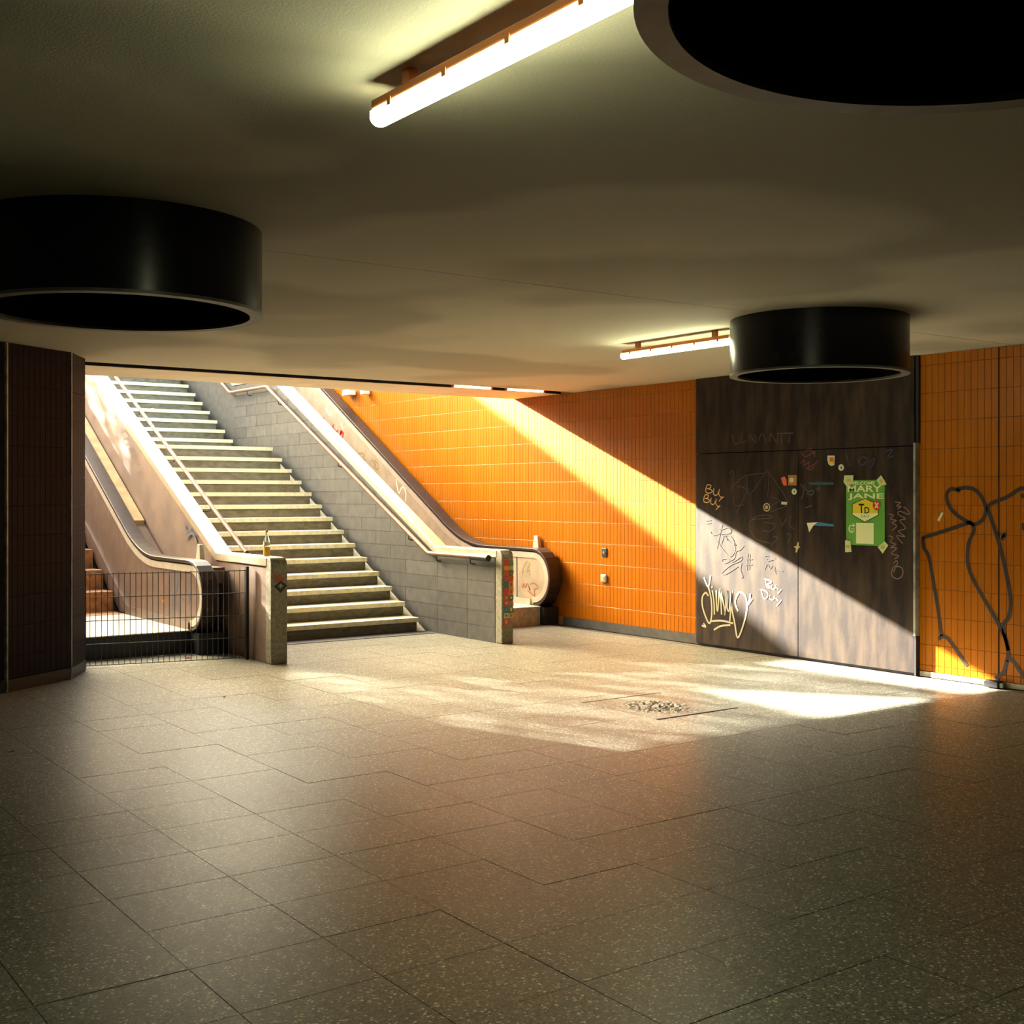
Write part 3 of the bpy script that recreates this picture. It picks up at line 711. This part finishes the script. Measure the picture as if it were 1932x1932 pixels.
for q, q2 in (([(925, 405), (1048, 405), (1040, 500), (960, 550), (915, 490)], [(960, 450), (1010, 450), (1010, 490), (960, 490)]), ([(1345, 470), (1405, 412), (1475, 525), (1395, 545)], [(1385, 460), (1425, 460), (1425, 505), (1385, 505)]),
              ([(938, 1235), (1010, 1245), (1022, 1380), (938, 1390)], [(950, 1295), (995, 1295), (995, 1335), (950, 1335)]), ([(1360, 1305), (1450, 1230), (1495, 1280), (1425, 1385)], [(1405, 1285), (1450, 1285), (1450, 1325), (1405, 1325)])):
    tp = pflat(poster, 'tape', q, TAPE, .0085); pflat(tp, 'tape_print', q2, paint('ochre_print', (200, 170, 50)), .0092)

# ================================================================ STICKERS AND SCRAPS ON THE PANEL
zs = lambda x, y: (1460 + x * .14493, 840 + y * .14493)
def scrap(name, label, cat, shapes):
    t = thing(name, label, cat)
    for k, (nm, pts, m) in enumerate(shapes):
        q = [on_x(*zs(*p), XP) for p in pts]
        mb = MB(); n = len(q); l = .0015 + .001 * k
        mb.v = [(XP - l, p.y, p.z) for p in q] + [(XP - .0002, p.y, p.z) for p in q]
        mb.f = [tuple(range(n))] + [(i, (i + 1) % n, n + (i + 1) % n, n + i) for i in range(n)]
        mb.build(nm, m, t)
    return t
def disc(cx, cy, rx, ry, n=16): return [(cx + rx * math.cos(2 * math.pi * k / n), cy + ry * math.sin(2 * math.pi * k / n)) for k in range(n)]
PALE = paint('pale_sticker', (205, 215, 190)); OCH = paint('ochre_sticker', (170, 120, 40)); SALM = paint('salmon_sticker', (215, 95, 70)); BLUE = paint('blue_tape', (40, 120, 175)); TEAL = paint('teal_scrap', (38, 78, 92))
scrap('sticker', 'small orange and white picture sticker high on the dark panel', 'sticker', [('paper', [(700, 135), (792, 135), (788, 258), (745, 270), (712, 245), (698, 190)], PALE), ('print', [(728, 160), (782, 160), (780, 250), (730, 245)], paint('orange_print', (215, 100, 35))), ('print', [(735, 215), (775, 215), (775, 245), (735, 245)], paint('yellow_print', (225, 205, 20)))])
scrap('sticker', 'round white sticker above the green poster', 'sticker', [('paper', disc(877, 291, 36, 42), PALE), ('print', disc(880, 291, 12, 22), paint('grey_green_print', (90, 110, 90)))])
scrap('sticker', 'round white sticker under the ochre square sticker', 'sticker', [('paper', disc(266, 604, 33, 40), PALE), ('print', disc(268, 600, 8, 18), paint('grey_green_print', (90, 110, 90)))])
scrap('sticker', 'ochre square sticker beside the salmon torn sticker', 'sticker', [('paper', [(188, 388), (298, 388), (296, 525), (188, 522)], OCH), ('print', disc(232, 455, 30, 32), PALE)])
scrap('sticker', 'torn salmon red sticker on the dark panel', 'sticker', [('paper', [(95, 425), (140, 405), (165, 450), (168, 525), (130, 525), (108, 480)], SALM)])
scrap('sticker', 'tiny white oblong sticker on the dark panel', 'sticker', [('paper', [(98, 735), (172, 740), (172, 775), (98, 770)], PALE)])
q5 = lambda a, b: ((1310 + a * .20695 - 1460) / .14493, (820 + b * .20703 - 840) / .14493)
scrap('sticker', 'round ringed cream sticker left of the scribbles', 'sticker', [('paper', [q5(*p) for p in disc(660, 662, 31, 40)], paint('cream_sticker', (190, 180, 130))), ('print', [q5(*p) for p in disc(660, 662, 22, 29)], BLK), ('print', [q5(*p) for p in disc(660, 662, 13, 17)], paint('cream_sticker', (190, 180, 130)))])
scrap('paper_scrap', 'white torn corner with bright blue tape strip', 'paper scrap', [('tape', [(520, 1045), (590, 1000), (690, 1020), (782, 1030), (778, 1058), (690, 1052)], BLUE), ('paper', [(432, 1012), (575, 1003), (520, 1040), (462, 1132)], paint('white_paper', (232, 228, 205)))])
scrap('tape_strip', 'faded teal tape strip left of the poster', 'tape', [('tape', [(445, 485), (600, 478), (782, 485), (778, 512), (600, 518), (470, 515)], TEAL)])
scrap('paper_scrap', 'small cross shaped pale paper scrap below the scribbles', 'paper scrap', [('paper', [(258, 1318), (295, 1312), (312, 1260), (326, 1262), (322, 1310), (345, 1325), (318, 1345), (300, 1398), (282, 1392), (290, 1345)], paint('cream_sticker', (190, 180, 130)))])

# ================================================================ GRAFFITI ON THE PANEL (flat paint)
g5 = lambda x, y: (1310 + x * .20695, 820 + y * .20703)
PEACH = paint('peach_paint', (226, 180, 120)); WPAINT = paint('white_paint', (235, 228, 205)); GREYP = paint('thin_grey_marker', (84, 68, 70)); PINKP = paint('pink_marker', (120, 62, 78)); BLUEP = paint('blue_marker', (52, 62, 96)); SILV = paint('silver_paint', (176, 172, 150)); DARKM = paint('dark_marker', (12, 8, 8), .8)
def buy(ox, oy, k=1.0):
    L = [[(25, 5), (10, 40), (12, 78), (45, 85), (68, 68), (45, 48), (18, 45)], [(18, 8), (50, 12), (55, 28), (35, 45)], [(82, 38), (78, 90), (100, 105), (125, 85), (132, 48)], [(118, 70), (140, 118), (168, 122)], [(172, 118), (150, 135), (128, 158)]]
    return [[(ox + a * k, oy + b * k) for a, b in l] for l in L]
strokes('graffiti_tag', buy(98, 448) + buy(80, 540, .92), .010, g5, XP, PEACH, panel, 'peach two-line BUY BUY tag', lift=.003)
strokes('graffiti_tag', [[(640, 1315), (690, 1330), (705, 1350), (665, 1365), (700, 1390), (665, 1392), (650, 1330)], [(712, 1365), (705, 1400), (735, 1405), (745, 1370)], [(745, 1385), (765, 1410)], [(795, 1410), (775, 1435), (760, 1450)],
        [(600, 1412), (650, 1425), (672, 1455), (660, 1490), (635, 1492), (612, 1425)], [(690, 1460), (690, 1495), (720, 1505), (735, 1470)], [(742, 1490), (765, 1515)], [(795, 1508), (770, 1540), (752, 1560)]], .010, g5, XP, WPAINT, panel, 'white two-line BUY BUY tag low on the panel', lift=.003)
strokes('graffiti_tag', [[(90, 1300), (105, 1345), (130, 1385), (150, 1285)], [(130, 1385), (155, 1500), (160, 1640), (140, 1720), (105, 1660), (75, 1560), (75, 1480), (105, 1440), (130, 1470)],
        [(165, 1420), (180, 1520), (185, 1640)], [(160, 1385), (164, 1395)], [(200, 1420), (205, 1560), (215, 1600), (235, 1400), (250, 1640)], [(235, 1400), (275, 1580), (280, 1640), (300, 1420)], [(300, 1420), (300, 1570), (320, 1600), (345, 1420), (325, 1700)],
        [(345, 1440), (340, 1560), (370, 1720), (395, 1850), (440, 1760), (480, 1600), (470, 1480), (420, 1435), (385, 1480), (375, 1540), (400, 1610)], [(490, 1550), (505, 1500), (512, 1450)], [(495, 1545), (530, 1495)],
        [(70, 1740), (105, 1750), (85, 1720)], [(150, 1700), (250, 1695), (355, 1720)], [(180, 1780), (240, 1745), (330, 1735)]], .019, g5, XP, SILV, panel, 'large silver looping signature at the bottom left', lift=.003)
strokes('graffiti_tag', [[(255, 820), (235, 900), (205, 1040)], [(145, 880), (170, 915), (230, 905), (320, 900), (335, 870), (300, 850), (240, 870)], [(240, 900), (290, 950), (380, 1005), (330, 990), (280, 920)], [(215, 980), (270, 1060), (330, 1110), (370, 1050), (360, 970), (320, 920), (270, 930), (245, 1000)],
        [(450, 1010), (420, 1050), (380, 1065), (360, 1130), (280, 1170), (250, 1140), (300, 1130), (350, 1160), (430, 1110), (420, 1150), (330, 1190), (250, 1260), (290, 1270), (400, 1200)], [(430, 1170), (420, 1230), (440, 1290), (430, 1310)],
        [(485, 1080), (480, 1235)], [(505, 1085), (500, 1230)], [(470, 1140), (530, 1135)], [(465, 1190), (530, 1185)], [(105, 785), (155, 780)], [(105, 810), (150, 806)]], .009, g5, XP, DARKM, panel, 'dark marker scrawl on the sunlit sheet', lift=.003)
strokes('graffiti_tag', [[(640, 1110), (690, 1100), (740, 1130)], [(640, 1200), (660, 1180), (640, 1230)], [(670, 1180), (690, 1220), (710, 1190)], [(730, 1200), (740, 1270)], [(720, 1230), (810, 1245)], [(660, 1130), (670, 1150), (720, 1140)]], .008, g5, XP, DARKM, panel, lift=.003)
strokes('graffiti_tag', [[(320, 350), (360, 340), (345, 520)], [(345, 480), (460, 380), (640, 350), (680, 345), (670, 570)], [(480, 380), (500, 550), (640, 360)], [(680, 345), (850, 610), (760, 680), (700, 700), (720, 640), (780, 600), (700, 570)], [(390, 470), (480, 500), (440, 600), (380, 720)], [(360, 560), (370, 640), (450, 640)],
        [(520, 780), (580, 740), (680, 735), (700, 760), (520, 780), (510, 860), (560, 950), (700, 990)], [(640, 800), (740, 820), (690, 880), (620, 870)], [(780, 760), (800, 830), (840, 760)], [(880, 740), (870, 820), (910, 860)], [(840, 900), (880, 920), (850, 990)], [(720, 930), (760, 940), (700, 1010)]], .006, g5, XP, GREYP, panel, 'thin grey marker scrawl across the dark panel', lift=.002)
strokes('graffiti_tag', [[(980, 170), (1010, 200), (1060, 180), (1100, 150), (1095, 210)], [(970, 260), (1010, 230), (1000, 280), (1050, 250), (1040, 300), (1110, 260), (1130, 230)], [(1020, 300), (1060, 320), (1100, 290)], [(1010, 150), (1060, 130), (1090, 180)]], .008, g5, XP, PINKP, panel, 'faint pink tag near the top stickers', lift=.002)
zq = lambda x, y: (1310 + x * .2226, 740 + y * .2226)
strokes('graffiti_tag', [[(320, 360), (345, 440), (380, 420)], [(400, 350), (400, 430), (440, 410)], [(470, 420), (470, 360), (520, 430), (520, 360)], [(540, 420), (575, 350), (610, 425)], [(640, 420), (650, 350), (700, 430), (710, 355)], [(700, 350), (840, 345)], [(740, 350), (740, 450)], [(810, 350), (800, 430)]], .008, zq, XP, GREYP, panel, 'faint grey lettering across the upper sheet', lift=.002)
strokes('graffiti_tag', [[(1380, 560), (1420, 620), (1470, 570), (1420, 550), (1390, 600)], [(1480, 600), (1530, 560), (1500, 640)], [(1620, 500), (1680, 490), (1640, 550), (1690, 540)], [(1290, 520), (1310, 620)]], .008, zq, XP, BLUEP, panel, 'faint blue marker loops at the upper right', lift=.002)
strokes('graffiti_tag', [[(900, 780), (930, 830), (905, 910)], [(930, 780), (960, 840), (1010, 830), (1000, 870), (950, 860)], [(1030, 820), (1060, 810), (1050, 840)], [(940, 980), (1000, 960)]], .008, zq, XP, paint('slate_marker', (78, 84, 96)), panel, lift=.002)
strokes('graffiti_tag', [[(1580, 740), (1650, 750), (1600, 790), (1660, 800), (1610, 830)], [(1690, 800), (1750, 850), (1760, 900), (1640, 860), (1620, 900), (1720, 960), (1640, 980), (1720, 1080), (1620, 1120), (1710, 1190), (1600, 1180), (1680, 1280)], [(1500, 900), (1560, 910), (1520, 960), (1600, 980), (1540, 1010), (1600, 1050), (1540, 1110)],
        [(1500, 1180), (1550, 1200), (1520, 1260), (1590, 1290), (1520, 1330), (1600, 1340), (1530, 1410), (1630, 1440), (1570, 1480)], [(1560, 1540), (1600, 1500), (1610, 1550), (1550, 1600), (1540, 1700), (1620, 1740), (1680, 1680), (1670, 1600), (1600, 1580), (1560, 1650)]], .009, zs, XP, paint('pale_rose_marker', (128, 100, 88)), panel, 'pale looping marker scrawl beside the poster', lift=.002)

# ---- black line figure sprayed on the orange tiles
z7 = lambda x, y: (1700 + x * .22265, 880 + y * .22265)
SPRAY = paint('black_spray', (34, 18, 16), .6)
strokes('graffiti_figure', [[(505, 210), (430, 190), (390, 230), (395, 300), (440, 380), (530, 450), (630, 490), (700, 440), (720, 360), (690, 270), (630, 200), (550, 180), (470, 195)],
        [(600, 470), (480, 510), (330, 560), (185, 605)], [(185, 600), (195, 690), (235, 760), (270, 950), (310, 1180), (345, 1440)], [(325, 1470), (345, 1440), (400, 1460), (480, 1570), (560, 1690)],
        [(600, 480), (620, 540), (575, 650), (565, 800), (600, 930), (680, 1080), (780, 1250), (860, 1400), (900, 1500), (915, 1620)],
        [(1060, 185), (1000, 195), (900, 260), (745, 330), (760, 430), (810, 580), (860, 760), (910, 1000), (930, 1150), (915, 1270), (870, 1340), (875, 1420), (910, 1560)], [(890, 1640), (940, 1640), (1000, 1720), (1050, 1790)], [(900, 1640), (870, 1740), (800, 1800)],
        [(1035, 230), (1035, 270)], [(1040, 480), (1042, 540)], [(850, 590), (885, 575), (850, 620)]], .033, z7, XW, SPRAY, wall_near, 'black sprayed line figure on the orange tiles', lift=.003)
q = on_x(*z7(335, 425), XW)
MB().prism_x([(q.y + .012, q.z - .045), (q.y + .03, q.z - .03), (q.y - .014, q.z + .042), (q.y - .03, q.z + .03)], XW - .003, XW - .001).build('sticker_remnant', PALE, wall_near)

# ================================================================ SMALL THINGS
# switch boxes on the orange wall
sb = thing('key_switch', 'small black key switch plate on the orange wall', 'switch')
MB().box(XW - .012, XW + .001, 10.80, 10.885, .865, .965).build('plate', BLACKMETAL, sb, bevel=.004)
MB().tube([(XW - .02, 10.843, .915), (XW - .01, 10.843, .915)], .016, 12).build('lock', STEELEDGE, sb)
sb = thing('wall_box', 'small grey rounded wall box below the key switch', 'switch box')
MB().box(XW - .03, XW + .001, 10.795, 10.895, .565, .66).build('case', ALU, sb, bevel=.015)
MB().box(XW - .034, XW - .029, 10.82, 10.87, .585, .64).build('lid', STONE_L, sb, bevel=.004)
# dark block on the floor by the near tiles
bx = thing('door_stop', 'dark block standing on the floor against the near orange tiles', 'door stop')
MB().box(9.055, 9.142, 5.735, 5.865, 0.0, .055).build('block', BLACKMETAL, bx, bevel=.006)
MB().box(9.075, 9.125, 5.70, 5.735, .002, .045).build('metal_foot', STEELEDGE, bx, bevel=.006)
# bottle on the left parapet
bp = on_z(503, 1043, 1.0)
bt = tag(empty('bottle', (4.885, 10.80, 1.0015)), 'clear glass bottle with yellow drink standing on the left parapet', 'bottle')
GL = bpy.data.materials.new('clear_glass'); GL.use_nodes = True; b = GL.node_tree.nodes['Principled BSDF']
b.inputs['Base Color'].default_value = (.93, .95, .86, 1); b.inputs['Roughness'].default_value = .08; b.inputs['Transmission Weight'].default_value = .9; b.inputs['IOR'].default_value = 1.3
YL = mat('yellow_drink', lin((255, 205, 20)), .25)
MB().lathe([(.0, .0), (.030, .0), (.033, .006), (.033, .12), (.030, .145), (.016, .19), (.0125, .215), (.0125, .236), (.0, .236)], (0, 0, 0), 20).build('glass', GL, bt, smooth=True)
MB().lathe([(.0, .004), (.0295, .004), (.0295, .092), (.0, .092)], (0, 0, 0), 20).build('drink', YL, bt, smooth=True)
MB().lathe([(.0335, .105), (.0338, .135), (.033, .135), (.033, .105)], (0, 0, 0), 20, True).build('paper_band', paint('pale_sticker', (205, 215, 190)), bt, smooth=True)
MB().lathe([(.0, .232), (.0145, .232), (.0145, .25), (.0, .252)], (0, 0, 0), 16).build('cap', paint('red_brown_cap', (150, 60, 35)), bt, smooth=True)
# broken paving patch
pp = thing('paving_patch', 'square patch of broken crumbling paving in the floor', 'paving patch')
PATCH = mat('crumbled_mortar', (.11, .10, .07), .95, var=.35, scale=40, bump=.6, bscale=60)
px0, px1, py0, py1 = 5.87, 6.64, 6.36, 7.20
N_ = 34; mb = MB()
for i in range(N_ + 1):
    for j in range(N_ + 1):
        a, b = i / N_, j / N_; r = math.hypot((a - .42) * 1.1, (b - .45)); e = max(0, 1 - r / .42)
        hgt = .001 + (random.uniform(-.2, 1.0) * .012 * min(1, e * 2.2) if e > 0 else 0)
        mb.v.append((px0 + a * (px1 - px0), py0 + b * (py1 - py0), max(.0012, hgt)))
for i in range(N_):
    for j in range(N_): k = i * (N_ + 1) + j; mb.f.append((k, k + N_ + 1, k + N_ + 2, k + 1))
mb.build('crumbled_surface', FLOORM, pp)
for k in range(34):
    a = random.gauss(.42, .16); b = random.gauss(.45, .14); s = random.uniform(.006, .015); c = (px0 + a * (px1 - px0), py0 + b * (py1 - py0), s * .5)
    mb = MB(); mb.v = [(c[0] + s * random.uniform(.6, 1.2) * dx, c[1] + s * random.uniform(.6, 1.2) * dy, max(.001, c[2] * .6 + s * .5 * dz)) for dx, dy, dz in ((1, 0, 0), (-1, 0, 0), (0, 1, 0), (0, -1, 0), (0, 0, 1), (0, 0, -.5))]
    mb.f = [(0, 2, 4), (2, 1, 4), (1, 3, 4), (3, 0, 4), (2, 0, 5), (1, 2, 5), (3, 1, 5), (0, 3, 5)]
    mb.build('crumb', PATCH, pp)
for y_ in (py0, py1): MB().box(px0 - .02, px1 + .02, y_ - .008, y_ + .008, 0, .003).build('frame_edge', BLACKMETAL, pp)
# leaves and scraps
def leaf(name, label, cat, p, s, m, rot=.4):
    mb = MB(); n = 10
    for k in range(n):
        a = 2 * math.pi * k / n; r = s * (1 + .35 * math.cos(3 * a))
        x, y_ = r * math.cos(a + rot), r * .7 * math.sin(a + rot); mb.v.append((p.x + x, p.y + y_, p.z + .006 + .25 * abs(y_)))
    mb.v.append((p.x, p.y, p.z + .002)); mb.f = [(k, (k + 1) % n, n) for k in range(n)]
    o = mb.build(name, m); so = o.modifiers.new('thick', 'SOLIDIFY'); so.thickness = .001
    return tag(o, label, cat)
LEAF = mat('dry_orange_leaf', lin((190, 95, 35)), .7, var=.2, scale=40)
leaf('dry_leaf', 'dry orange leaf on the floor behind the wire fence', 'leaf', on_z(355, 1242), .035, LEAF)
leaf('dry_leaf', 'tiny dry leaf on the dark floor at the far left edge', 'leaf', on_z(22, 1420), .02, LEAF, 1.1)
leaf('dry_leaf', 'tiny brown leaf on the bright floor in front of the post', 'leaf', on_z(423, 1316), .014, LEAF, 2.0)
leaf('paper_scrap', 'pale paper scrap on the floor behind the wire fence', 'paper scrap', on_z(305, 1239), .022, WHITE)
k7 = prof[17]; p = on_y(288, 762, k7[0] + .05)
leaf('paper_scrap', 'white crumpled paper on an upper stone step', 'paper scrap', Vector((p.x, k7[0] + .06, k7[1] + RISE)), .03, WHITE)
